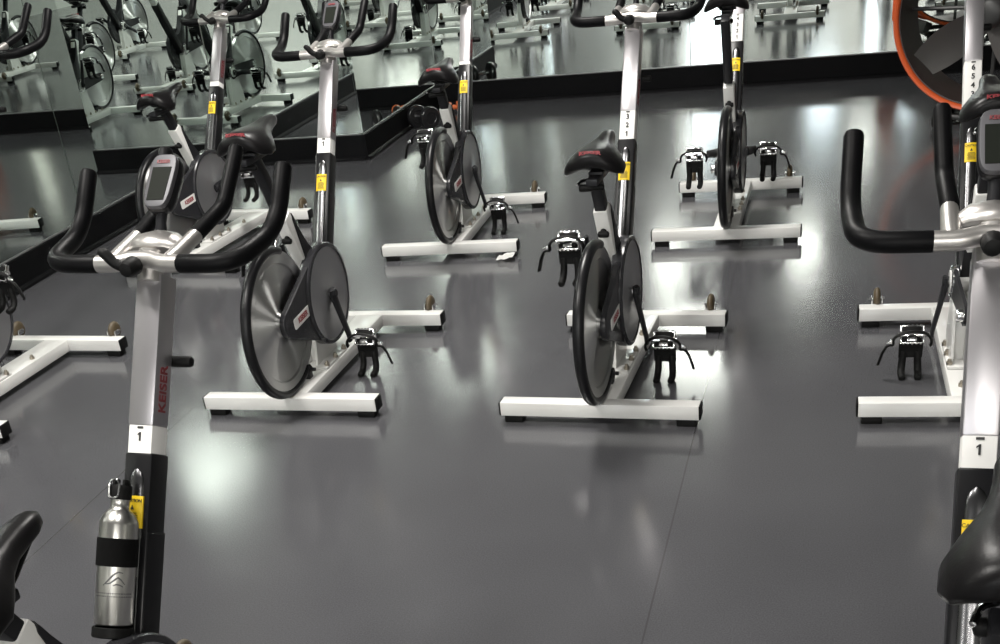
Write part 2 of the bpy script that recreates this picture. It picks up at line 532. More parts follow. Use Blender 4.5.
def m_sticker():
    bm = BM()
    n = 8; w, h = .0185, .029
    rows = []
    for s in (.108-h, .108+h):
        row = []
        for k in range(n+1):
            t = -1+2*k/n
            p = PP - PD*s + Vector((t*w, 0, 0)) + PN*(.0080-.0045*t*t)
            row.append(p)
        rows.append(row)
    top = [[bm.verts.new(p) for p in r] for r in rows]
    bot = [[bm.verts.new(p-PN*.0045) for p in r] for r in rows]
    for k in range(n):
        bm.faces.new((top[0][k], top[0][k+1], top[1][k+1], top[1][k]))
        bm.faces.new((bot[0][k+1], bot[0][k], bot[1][k], bot[1][k+1]))
    for r in (0, 1):
        for k in range(n): bm.faces.new((top[r][k], bot[r][k], bot[r][k+1], top[r][k+1]))
    for k in (0, n): bm.faces.new((top[0][k], top[1][k], bot[1][k], bot[0][k]))
    return bm_mesh(bm, 'caution_sticker', M['yellow'])
def m_sticker_print():
    bm = BM()
    Mx = frame_matrix(PP - PD*.088 + PN*.0083, (1, 0, 0), PD)
    text_bm(bm, 'CAUTION', .0085, Mx, .0006)
    Mx = frame_matrix(PP - PD*.100 + PN*.0086, (1, 0, 0), PD)
    add_prism(bm, [(-.004, -.004), (.004, -.004), (0, .004)], -.0004, .0004, 'Z', M4=Mx)
    for i in range(6):
        Mx = frame_matrix(PP - PD*(.110+i*.0038) + PN*.0084, (1, 0, 0), PD)
        w = .012 if i % 3 else .010
        add_prism(bm, [(-w, -.0006), (w, -.0006), (w, .0006), (-w, .0006)], -.0004, .0004, 'Z', M4=Mx)
    return bm_mesh(bm, 'sticker_print', M['ink'], False)
def m_post():
    # telescoping silver post; local origin = PP at extension 0
    bm = BM()
    c = PP + PD*(PL/2) - PN*.025
    L = PL
    vs = add_box(bm, c, (.053, .049, L), RPOST, bevel=.004)
    # rounded top: draw the uppermost ring in
    return bm_mesh(bm, 'handlebar_post', M['silver'])
def m_post_cap():
    bm = BM()
    P = [PP + PD*(PL-.002) - PN*.025, PP + PD*(PL+.012) - PN*.025, PP + PD*(PL+.030) - PN*.022, PP+PD*(PL+.040)-PN*.020]
    add_tube(bm, P, [.027, .026, .021, .012], 16, ell=(.98, .92), up=(1, 0, 0))
    return bm_mesh(bm, 'post_cap', M['silver'])
def m_inner_post():
    bm = BM()
    L = .30
    c = PP + PD*(-L/2+.004) - PN*.0262
    add_box(bm, c, (.050, .0475, L), RPOST, bevel=.003)
    return bm_mesh(bm, 'numbered_post', M['label'])
def m_numbers(count):
    bm = BM()
    for i in range(count):
        # 1 is always the lowest digit showing
        s = -.006 - .027*(count-1-i) - .014
        Mx = frame_matrix(PP + PD*s - PN*.0019, (1, 0, 0), PD)
        if i == 0:
            add_prism(bm, [(-.0018, -.008), (.0018, -.008), (.0018, .008), (-.0008, .008), (-.0048, .0048), (-.0048, .0020), (-.0018, .0042)], -.0006, .0006, 'Z', M4=Mx)
        else: text_bm(bm, str(i+1), .022, Mx, .0006, bold=.0006)
    Mx = frame_matrix(PP + PD*(-.0035) - PN*.0019, (1, 0, 0), PD)
    add_prism(bm, [(-.006, -.002), (.006, -.002), (.006, .002), (-.006, .002)], -.0006, .0006, 'Z', M4=Mx)
    return bm_mesh(bm, 'number_print', M['ink'], False)
def m_post_text(side):
    bm = BM()
    c = PP + PD*.068 - PN*.026 + Vector((side*.0268, 0, 0))
    Mx = frame_matrix(c, PD*side, PN) if (PD*side).cross(PN).x*side > 0 else frame_matrix(c, PD*side, PN*-1)
    text_bm(bm, 'KEISER', .029, Mx, .0006, bold=.0007)
    return bm_mesh(bm, 'lettering', M['red'], False)
def m_side_lever():
    bm = BM()
    c = PP + PD*.125 - PN*.052
    add_tube(bm, [c + PN*.004, c - PN*.012], .012, 12)
    add_tube(bm, [c - PN*.014 + Vector((-.01, 0, 0)), c - PN*.014 + Vector((.052, 0, 0))], .0105, 12, dome=True)
    return bm_mesh(bm, 'height_lever', M['rubber'])

HO = PP + PD*PL + Vector((0, -.0227, .0242))     # handlebar origin at extension 0
def hpt(x, y, z): return HO + Vector((x, y, z))
INB = lambda s: [hpt(s*.026, .035, .006), hpt(s*.061, .105, .019)]
def m_bar_core():
    bm = BM()
    add_tube(bm, smooth_path([hpt(-.088, 0, 0), hpt(-.045, .002, 0), hpt(-.02, .012, .004), hpt(.02, .012, .004), hpt(.045, .002, 0), hpt(.088, 0, 0)], .03, 4), .0155, 16)
    for s in (-1, 1):
        add_tube(bm, [hpt(s*.058, .004, .000), hpt(s*.060, .045, .008), hpt(s*.061, .105, .019)], [.0155, .0145, .0135], 16)
    # arched casting between the inner bars
    for i in range(1):
        add_tube(bm, [hpt(-.048, .075, .006), hpt(-.03, .072, .016), hpt(0, .070, .020), hpt(.03, .072, .016), hpt(.048, .075, .006)], [.018, .026, .029, .026, .018], 16, ell=(.62, 1.3))
    # neck down to the post
    add_tube(bm, [hpt(0, .050, .008), hpt(0, .036, -.016), hpt(0, .020, -.040)], [.024, .024, .022], 16)
    return bm_mesh(bm, 'handlebar_core', M['cast'])
def m_outer_grip(s):
    bm = BM()
    P = smooth_path([hpt(s*.086, 0, 0), hpt(s*.192, 0, 0), hpt(s*.209, .136, .018), hpt(s*.209, .2018, .1100)], .055, 8)
    add_tube(bm, P, .0163, 16, dome=True)
    return bm_mesh(bm, 'outer_grip', M['grip'])
def m_inner_grip(s):
    bm = BM()
    P = smooth_path([hpt(s*.060, .103, .0187), hpt(s*.068, .205, .044), hpt(s*.077, .2749, .1286)], .018, 6)
    add_tube(bm, P, .0145, 16, dome=True)
    return bm_mesh(bm, 'inner_grip', M['grip'])
def m_bar_knob(k=-1):
    bm = BM()
    add_tube(bm, [hpt(-.004, -.008, .000), hpt(-.004, -.030, .000)], [.017, .015], 14, dome=True)
    P = smooth_path([hpt(k*.004, -.024, -.002), hpt(k*.030, -.027, .010), hpt(k*.042, -.027, .026), hpt(k*.050, -.027, .030)], .01, 3)
    add_tube(bm, P, [.0095]*(len(P)-3)+[.010, .0095, .008], 10, dome=True)
    return bm_mesh(bm, 'clamp_lever', M['rubber'])
CT = Matrix.Rotation(math.radians(45), 3, 'X')
CC = (0, .130, .106)
CR = math.radians(43.5)
def _slab(rows, m_, nm):
    bm = BM()
    R = Matrix.Rotation(CR, 3, 'X'); c = hpt(*CC)
    vs = []
    for (w, h, z) in rows:
        r = []
        N = 32
        for i in range(N):
            a = 2*PI*i/N
            x = abs(math.cos(a))**.5*math.copysign(1, math.cos(a))*w
            y = abs(math.sin(a))**.55*math.copysign(1, math.sin(a))*h
            x *= 1 + .05*y/h
            r.append(bm.verts.new(c + R @ Vector((x, y, z))))
        vs.append(r)
    n = len(vs[0])
    for a, b in zip(vs[:-1], vs[1:]):
        for i in range(n): bm.faces.new((a[i], a[(i+1) % n], b[(i+1) % n], b[i]))
    bm.faces.new(vs[0][::-1]); bm.faces.new(vs[-1])
    return bm_mesh(bm, nm, m_)
def m_console():
    return _slab([(.024, .049, -.004), (.0270, .0535, .000), (.0275, .0540, .006), (.0260, .0520, .010), (.0235, .048, .0105)], M['bezel'], 'console')
def m_console_back():
    return _slab([(.016, .036, -.030), (.024, .047, -.024), (.0285, .0550, -.012), (.0290, .0555, -.002), (.0275, .054, .001)], M['black'], 'console_back')
def m_console_stem():
    bm = BM()
    add_tube(bm, [hpt(0, .082, .012), hpt(0, .096, .045), hpt(0, .120, .082)], [.012, .0095, .012], 12)
    return bm_mesh(bm, 'console_stem', M['charcoal'])
def _cm():
    R = Matrix.Rotation(CR, 4, 'X'); R.translation = hpt(*CC)
    return R
def m_screen():
    bm = BM()
    add_prism(bm, [(-.0175, -.040), (.0175, -.040), (.0195, .026), (-.0195, .026)], .0090, .0115, 'Z', M4=_cm())
    return bm_mesh(bm, 'screen', M['screen'], False)
def m_console_text():
    bm = BM()
    text_bm(bm, 'KEISER', .0092, _cm() @ Matrix.Translation((0, .037, .0110)), .0008, bold=.0003)
    return bm_mesh(bm, 'lettering', M['red'], False)

def m_flywheel():
    bm = BM()
    prof = [(0, .026), (.020, .026), (.022, .020), (.034, .018), (.045, .008), (.19, .006), (.195, .011), (.232, .011), (.234, .009),
            (.234, -.009), (.232, -.011), (.195, -.011), (.19, -.006), (.045, -.008), (.034, -.018), (.022, -.020), (.020, -.026), (0, -.026)]
    add_lathe(bm, prof, (.005, AX.y, AX.z), axis='X', seg=72)
    return bm_mesh(bm, 'flywheel', M['disc'])
def m_hub():
    bm = BM()
    add_tube(bm, [(-.055, AX.y, AX.z), (.042, AX.y, AX.z)], .009, 14)
    add_lathe(bm, [(0, -.062), (.016, -.062), (.018, -.058), (.018, -.036), (.026, -.034), (.026, -.024)], (0, AX.y, AX.z), axis='X', seg=18)
    return bm_mesh(bm, 'axle_hub', M['chrome'])
def m_fender():
    bm = BM()
    P = []
    n = 40
    for k in range(n+1):
        t = math.radians(68 + (300-68)*k/n)
        P.append((.005, AX.y + .234*math.cos(t), AX.z + .234*math.sin(t)))
    add_tube(bm, P, .0155, 12, ell=(1, 1.15), up=(0, 0, 1), dome=True)
    return bm_mesh(bm, 'wheel_fender', M['black'])
def m_fender_clip():
    bm = BM()
    add_box(bm, (.008, .172, .098), (.030, .040, .030), Matrix.Rotation(math.radians(35), 3, 'X'), bevel=.004)
    add_lathe(bm, [(0, .010), (.006, .010), (.007, 0), (0, 0)], (.024, .186, .098), axis='X', seg=10)
    add_box(bm, (.008, .178, .080), (.020, .030, .024), bevel=.003)
    return bm_mesh(bm, 'fender_clip', M['charcoal'])
def m_stay():
    # chain-stay plates from the bottom bracket back to the axle, left of the guard
    bm = BM()
    def plate(x0, x1):
        a = Vector((BB.y, BB.z)); b = Vector((AX.y, AX.z))
        poly = []
        for k in range(9):
            t = math.radians(90 + 180*k/8); poly.append((b.x+.030*math.cos(t), b.y+.030*math.sin(t)))
        for k in range(9):
            t = math.radians(-90 + 180*k/8); poly.append((a.x+.045*math.cos(t), a.y+.045*math.sin(t)))
        add_prism(bm, poly, x0, x1)
    plate(-.044, -.034)
    return bm_mesh(bm, 'rear_stay', M['charcoal'])
def hull2(c1, r1, c2, r2, n=24):
    d = math.hypot(c2[0]-c1[0], c2[1]-c1[1]); base = math.atan2(c2[1]-c1[1], c2[0]-c1[0])
    al = math.acos((r1-r2)/d)
    pts = []
    a0, a1 = base+al, base+2*PI-al
    for k in range(n+1):
        t = a0+(a1-a0)*k/n; pts.append((c1[0]+r1*math.cos(t), c1[1]+r1*math.sin(t)))
    b0, b1 = base-al, base+al
    for k in range(n//2+1):
        t = b0+(b1-b0)*k/(n//2); pts.append((c2[0]+r2*math.cos(t), c2[1]+r2*math.sin(t)))
    return pts
def m_guard():
    bm = BM()
    poly = hull2((BB.y, BB.z), .166, (AX.y+.004, AX.z-.006), .046)
    fs = add_prism(bm, poly, .0245, .043)
    bmesh.ops.bevel(bm, geom=[e for e in bm.edges if abs(e.verts[0].co.x-e.verts[1].co.x) < 1e-5 and e.verts[0].co.x > .04], offset=.006, segments=3, profile=.5, affect='EDGES')
    # raised drum around the crank disc
    add_lathe(bm, [(.10, .012), (.173, .012), (.176, .017), (.176, .047), (.173, .051), (.163, .053), (.160, .051), (.160, .040)], (0, BB.y, BB.z), axis='X', seg=72)
    return bm_mesh(bm, 'belt_guard', M['guardshell'], True, 35)
def m_guard_disc():
    bm = BM()
    add_lathe(bm, [(0, .053), (.030, .053), (.040, .050), (.10, .0475), (.160, .0490), (.1605, .040), (0, .040)], (0, BB.y, BB.z), axis='X', seg=72)
    return bm_mesh(bm, 'guard_disc', M['guard'], True, 30)
def m_guard_label():
    bm = BM()
    c = Vector((.0432, .150, .303))
    r = []
    w, h = .072, .0185
    for cx, cy, a0 in ((w-.008, h-.008, 0), (-w+.008, h-.008, 90), (-w+.008, -h+.008, 180), (w-.008, -h+.008, 270)):
        for k in range(5):
            t = math.radians(a0+90*k/4); r.append((cx+.008*math.cos(t), cy+.008*math.sin(t)))
    Mx = frame_matrix(c, (0, 1, .06), (0, 0, 1))
    add_prism(bm, r, -.001, .0012, 'Z', M4=Mx)
    return bm_mesh(bm, 'guard_label', M['label'], False)
def m_guard_text():
    bm = BM()
    Mx = frame_matrix(Vector((.0446, .150, .303)), (0, 1, .06), (0, 0, 1))
    text_bm(bm, 'KEISER', .026, Mx, .0006, bold=.0008)
    return bm_mesh(bm, 'lettering', M['redbright'], False)
def m_crank_axle():
    bm = BM()
    add_tube(bm, [(-.072, BB.y, BB.z), (.066, BB.y, BB.z)], .0125, 14)
    add_lathe(bm, [(0, -.050), (.046, -.050), (.050, -.046), (.050, -.030)], (0, BB.y, BB.z), axis='X', seg=24)
    return bm_mesh(bm, 'crank_axle', M['chrome'])
CL = .170
def m_crank(s):
    # origin at the bottom bracket, arm hangs along -z
    bm = BM()
    x = s*.062
    P = [Vector((x, 0, .014)), Vector((x, 0, -.01)), Vector((x+s*.012, 0, -.08)), Vector((x+s*.027, 0, -CL+.012)), Vector((x+s*.028, 0, -CL-.014))]
    add_tube(bm, P, [.020, .022, .018, .0165, .015], 14, ell=(.45, 1.0), up=(1, 0, 0), dome=False)
    add_lathe(bm, [(0, .010), (.012, .010), (.016, .006), (.016, -.006), (0, -.006)], (x+s*.004, 0, 0), axis='X', seg=16)
    return bm_mesh(bm, 'crank_arm', M['charcoal'])
# pedal meshes: origin at the pedal axle end, x outwards (mirrored by s), toe cage hangs down
def m_pedal(s):
    bm = BM()
    add_tube(bm, [(s*.000, 0, 0), (s*.100, 0, 0)], .007, 10)
    add_tube(bm, [(s*.022, 0, 0), (s*.092, 0, 0)], [.013, .011], 12)
    R = Matrix.Rotation(math.radians(60), 3, 'X')
    for y in (-.026, .026):
        add_box(bm, R @ Vector((s*.057, y, 0)), (.072, .005, .018), R, bevel=.0015)
    for x in (.022, .090):
        add_box(bm, R @ Vector((s*x, 0, 0)), (.005, .056, .016), R, bevel=.0015)
    for k in range(5):
        for y in (-.030, .030):
            add_box(bm, R @ Vector((s*(.030+k*.013), y, 0)), (.006, .004, .012), R)
    # cleat clip
    add_box(bm, R @ Vector((s*.057, -.012, .012)), (.030, .020, .008), R, bevel=.002)
    return bm_mesh(bm, 'pedal_body', M['chrome'])
def m_pedal_core(s):
    bm = BM()
    R = Matrix.Rotation(math.radians(60), 3, 'X')
    add_box(bm, R @ Vector((s*.057, .004, 0)), (.058, .046, .020), R, bevel=.004)
    return bm_mesh(bm, 'pedal_body', M['rubber'])
def m_toe_cage(s):
    bm = BM()
    x0 = s*.057
    # moulded plate under the pedal that ends in two hooked prongs
    add_box(bm, (x0, .010, -.026), (.066, .034, .018), bevel=.005)
    poly = [(-.037, -.026), (.037, -.026), (.036, -.076), (-.036, -.076)]
    add_prism(bm, [(x0+p[0], p[1]) for p in poly], .000, .010, 'Y')
    for k in (-1, 1):
        P = smooth_path([(x0+k*.022, .005, -.060), (x0+k*.024, .004, -.100), (x0+k*.026, -.012, -.124), (x0+k*.024, -.042, -.128)], .02, 4)
        add_tube(bm, P, .0125, 10, ell=(.95, .9), dome=True)
    return bm_mesh(bm, 'toe_cage', M['rubber'])
def m_strap(s):
    bm = BM()
    n = 16
    P = []
    for k in range(n+1):
        t = math.radians(200 - 220*k/n)
        P.append((s*(.057 + .058*math.cos(t)), -.034 + .004*math.cos(3*t), -.010 + .034*math.sin(t)))
    P += [(s*.130, -.032, -.020), (s*.144, -.030, -.045), (s*.156, -.028, -.088)]
    P = smooth_path(P, .006, 1)
    add_tube(bm, P, .0100, 8, ell=(1.0, .45), up=(0, 1, 0))
    return bm_mesh(bm, 'pedal_strap', M['rubber'])
def m_buckle(s):
    bm = BM()
    add_box(bm, (s*.124, -.033, -.014), (.020, .010, .016), Matrix.Rotation(s*.5, 3, 'Y'), bevel=.002)
    return bm_mesh(bm, 'strap_buckle', M['chrome'])

# seat meshes: local origin so that z=0 is the saddle top at the rear middle, y forward
S0 = Vector((0, .118, .795))
SDIR = Vector((0, -.15, 1.0))
def m_saddle():
    bm = BM()
    sec = [(-.006, .040, -.014, .026, .008), (.000, .064, -.004, .040, .020), (.016, .081, .004, .052, .036), (.045, .091, .008, .056, .046), (.080, .089, .008, .054, .042),
           (.115, .070, .005, .050, .026), (.150, .047, .003, .046, .012), (.185, .034, .004, .042, .005), (.220, .028, .006, .040, .003),
           (.250, .025, .007, .036, .002), (.268, .019, .005, .028, .001), (.277, .009, .000, .014, 0)]
    N = 24; rings = []
    for (y, w, zt, th, dr) in sec:
        ring = []
        for k in range(N):
            a = 2*PI*k/N
            ca, sa = math.cos(a), math.sin(a)
            x = w*math.copysign(abs(ca)**.75, ca)
            zz = (th/2)*math.copysign(abs(sa)**.8, sa)
            if sa > 0: zz -= .006*max(0, 1-abs(x)/(w*.45))*(1 if .02 < y < .2 else 0)
            ring.append(bm.verts.new((x, y, zt - th/2 + zz - dr*(x/w)**2)))
        rings.append(ring)
    for a, b in zip(rings[:-1], rings[1:]):
        for k in range(N): bm.faces.new((a[k], a[(k+1) % N], b[(k+1) % N], b[k]))
    bm.faces.new(rings[0][::-1]); bm.faces.new(rings[-1])
    me = bm_mesh(bm, 'saddle', M['vinyl'], True, 70)
    return me
def m_saddle_text():
    bm = BM()
    Mx = frame_matrix((0, .0045, -.004), (1, 0, 0), (0, .42, .9))
    text_bm(bm, 'KEISER', .0145, Mx, .0026, bold=.0005, squash=1.5)
    return bm_mesh(bm, 'lettering', M['redbright'], False)
def m_saddle_rails():
    bm = BM()
    for s in (-1, 1):
        P = smooth_path([(s*.042, .045, -.040), (s*.030, .075, -.066), (s*.022, .16, -.066), (s*.012, .235, -.030)], .02, 4)
        add_tube(bm, P, .0042, 8)
    add_tube(bm, [(-.034, .115, -.066), (.034, .115, -.066)], .012, 12)
    add_box(bm, (0, .115, -.066), (.046, .036, .030), bevel=.005)
    return bm_mesh(bm, 'saddle_clamp', M['charcoal'])
def m_slider():
    bm = BM()
    add_box(bm, (0, .090, -.088), (.036, .170, .020), bevel=.004)
    add_box(bm, (0, .085, -.078), (.044, .050, .016), bevel=.004)
    return bm_mesh(bm, 'seat_slider', M['charcoal'])
def m_slider_knob():
    bm = BM()
    add_tube(bm, [(-.010, .045, -.112), (-.042, .045, -.112)], [.010, .012], 12, dome=True)
    add_tube(bm, [(.022, .05, -.112), (-.014, .045, -.112)], .009, 12, dome=True)
    return bm_mesh(bm, 'slider_knob', M['rubber'])
def m_slider_lever():
    bm = BM()
    add_tube(bm, smooth_path([(-.02, .07, -.094), (-.042, .06, -.094), (-.05, .03, -.098)], .012, 3), .005, 8, dome=True)
    return bm_mesh(bm, 'slider_lever', M['chrome'])
def m_seat_post():
    bm = BM()
    L = .30
    R = Matrix((Vector((1, 0, 0)), Vector((0, math.cos(A_SEAT), math.sin(A_SEAT))), SD)).transposed()
    top = Vector((0, 0, 0))
    add_box(bm, top - SD*L/2, (.036, .038, L), R, bevel=.005)
    return bm_mesh(bm, 'seat_post', M['charcoal'])
def m_pop_pin():
    bm = BM()
    F = Vector((0, -math.cos(A_SEAT), -math.sin(A_SEAT)))
    c = SJ - SD*.075 + F*.024
    add_tube(bm, [c, c+F*.018], .010, 12)
    add_tube(bm, [c+F*.016+Vector((-.010, 0, 0)), c+F*.016+Vector((.014, 0, 0))], .010, 12, dome=True)
    return bm_mesh(bm, 'pop_pin', M['rubber'])
def m_bottle_cage():
    bm = BM()
    c = PP - PD*.3205 + PN*.043
    Rm = Matrix((Vector((1, 0, 0)), PN*-1, PD)).transposed()
    add_lathe(bm, [(.034, 0), (.036, .002), (.036, .018), (.035, .019), (.0338, .018), (.0338, .010), (0, .010), (0, 0)], c - PD*.012, axis='Z', seg=28, rot=Rm)
    add_box(bm, PP - PD*.272 + PN*.0030, (.030, .008, .10), RPOST, bevel=.003)
    for q in (-1, 1): add_tube(bm, [PP - PD*.24 + PN*.004 + Vector((q*.013, 0, 0)), PP - PD*.325 + PN*.005 + Vector((q*.014, 0, 0)), PP - PD*.330 + PN*.07 + Vector((q*.014, 0, 0))], .0028, 8)
    return bm_mesh(bm, 'bottle_cage', M['rubber'])

def build_bike(x, y, th, label, ext=.045, es=0.0, crank=(0.0, PI), digits=1, lever=-1, sx=0.0, sy=0.0, console=True, group='exercise bikes in the studio', cage=False):
    """crank angle 0 = right arm straight down, positive swings forward"""
    root = empty('exercise_bike', (x, y, 0), -th)
    tag(root, label, 'exercise bike', group)
    rb = part('rear_stabilizer', mesh('rb', m_bar, WR, 0), root)
    fb = part('front_stabilizer', mesh('fb', m_bar, WF, FWY), root)
    for s in (-1, 1):
        part('end_cap', mesh(('rc', s), m_cap, WR, 0, s), rb); part('rubber_foot', mesh(('rf', s), m_foot, WR, 0, s), rb)
        part('end_cap', mesh(('fc', s), m_cap, WF, FWY, s), fb); part('rubber_foot', mesh(('ff', s), m_foot, WF, FWY, s), fb)
        part('transport_wheel', mesh(('cw', s), m_castor, s), fb); part('wheel_bracket', mesh(('cb', s), m_castor_bracket, s), fb)
    bb = part('base_beam', mesh('beam', m_beam), root)
    pd = part('bracket', mesh('ped', m_pedestal), root)
    for q in BOLTS: part('bolt', mesh('bolt', m_bolt), pd, q)
    st = part('seat_tube', mesh('st', m_seat_tube), root)
    part('pop_pin', mesh('pin', m_pop_pin), st)
    part('frame_gusset', mesh('web', m_frame_web), root)
    sl = part('post_sleeve', mesh('sl', m_sleeve), root)
    part('guide_rail', mesh('rail', m_rail), sl)
    part('caution_sticker', mesh('stk', m_sticker), sl)
    part('sticker_print', mesh('stkp', m_sticker_print), sl)
    up = PD*ext
    ip = part('numbered_post', mesh('ip', m_inner_post), root, up)
    if digits: part('number_print', mesh(('num', digits), m_numbers, digits), ip)
    hp = part('handlebar_post', mesh('hp', m_post), root, up)
    part('post_cap', mesh('hpc', m_post_cap), hp)
    for q in (1,): part('lettering', mesh(('hpt', q), m_post_text, q), hp, label='dark red lettering')
    part('height_lever', mesh('hl', m_side_lever), hp)
    hb = part('handlebar', mesh('hb', m_bar_core), root, up)
    for s in (-1, 1):
        part('outer_grip', mesh(('og', s), m_outer_grip, s), hb)
        part('inner_grip', mesh(('ig', s), m_inner_grip, s), hb)
    part('clamp_lever', mesh(('kn', lever), m_bar_knob, lever), hb)
    if console:
        co = part('console', mesh('con', m_console), root, up)
        part('console_back', mesh('cbk', m_console_back), co, label='black back shell')
        part('screen', mesh('scr', m_screen), co)
        part('console_stem', mesh('cst', m_console_stem), co)
        part('lettering', mesh('cot', m_console_text), co)
    fw = part('flywheel', mesh('fw', m_flywheel), root)
    part('axle_hub', mesh('hub', m_hub), fw)
    fd = part('wheel_fender', mesh('fd', m_fender), root)
    part('fender_clip', mesh('fdc', m_fender_clip), fd)
    part('rear_stay', mesh('stay', m_stay), root)
    gd = part('belt_guard', mesh('gd', m_guard), root)
    part('guard_disc', mesh('gdd', m_guard_disc), gd)
    gl = part('guard_label', mesh('gdl', m_guard_label), gd)
    part('lettering', mesh('gdt', m_guard_text), gd, label='red lettering')
    part('crank_axle', mesh('ca', m_crank_axle), root)
    for s, a in ((1, crank[0]), (-1, crank[1])):
        cr = part('crank_arm', mesh(('cr', s), m_crank, s), root, BB, (a, 0, 0))
        px = s*.092
        tip = BB + Vector((px, math.sin(a)*CL, -math.cos(a)*CL))
        pe = part('pedal', mesh(('pe', s), m_pedal, s), root, tip)
        part('pedal_block', mesh(('pk', s), m_pedal_core, s), pe, label='black pedal block')
        part('toe_cage', mesh(('tc', s), m_toe_cage, s), pe)
        part('pedal_strap', mesh(('ps', s), m_strap, s), pe)
        part('strap_buckle', mesh(('pb', s), m_buckle, s), pe)
    so = S0 + SDIR*es + Vector((sx, sy, 0))
    zt = so.z - .092
    sp = part('seat_post', mesh('sp', m_seat_post), root, SJ + SD*((zt-SJ.z)/SD.z))
    ss = part('seat_slider', mesh('ss', m_slider), root, so)
    part('slider_knob', mesh('sk', m_slider_knob), ss)
    part('slider_lever', mesh('slv', m_slider_lever), ss)
    sa = part('saddle', mesh('sa', m_saddle), root, so)
    part('saddle_clamp', mesh('sr', m_saddle_rails), sa)
    part('lettering', mesh('sat', m_saddle_text), sa, label='red lettering')
    if cage: part('bottle_cage', mesh('cage', m_bottle_cage), root)
    return root

R_ = math.radians
BIKES = [
 # x, y, heading, post extension, saddle height, saddle slide, (right crank, left crank), digits showing
 dict(x=-1.241, y=1.070, th=R_(4.1), ext=.048, es=-.030, sy=-.045, crank=(R_(20), R_(200)), digits=1, cage=True, label='exercise bike in the left foreground carrying an aluminium water bottle'),
 dict(x=-1.772, y=3.431, th=R_(1.05), ext=.050, es=.130, sy=-.075, crank=(R_(5), R_(185)), digits=1, label='exercise bike right behind the bottle bike, whole flywheel in view'),
 dict(x=-0.700, y=3.386, th=R_(2.46), ext=.090, es=.012, crank=(R_(2), R_(182)), digits=3, label='exercise bike in the middle, post numbered 3 2 1'),
 dict(x=-1.697, y=5.140, th=R_(-1.4), ext=.012, es=.000, crank=(R_(8), R_(188)), digits=0, label='exercise bike before the pier corner, scrap of white paper at its rear foot'),
 dict(x=-0.464, y=5.225, th=R_(.21), ext=.118, es=.195, crank=(R_(80), R_(-102)), digits=4, label='exercise bike near the back wall with level pedals, seen straight from behind'),
 dict(x=0.402, y=3.410, th=R_(-1.35), ext=.172, es=.100, crank=(R_(180), R_(0)), digits=6, label='exercise bike at the right edge in front of the orange fan'),
 dict(x=0.196, y=1.061, th=R_(2.0), ext=.046, es=.090, sx=.016, lever=1, crank=(R_(120), R_(-60)), digits=1, label='nearest exercise bike on the right, cut off by the photo edge'),
 dict(x=-3.067, y=3.204, th=R_(2.46), ext=.170, es=.0, crank=(R_(160), R_(-20)), digits=1, label='exercise bike at the left edge, only its white base showing'),
 dict(x=-3.026, y=5.049, th=R_(5.08), ext=.020, es=.0, sy=-.04, crank=(R_(100), R_(-80)), digits=0, label='exercise bike beside the left mirror wall, behind the front handlebars'),
 dict(x=1.02, y=5.26, th=R_(0.5), ext=.060, es=.05, crank=(R_(60), R_(-120)), digits=2, label='exercise bike beside the drum fan past the right edge, seen only in the left mirrors'),
]
for b in BIKES: build_bike(**b)

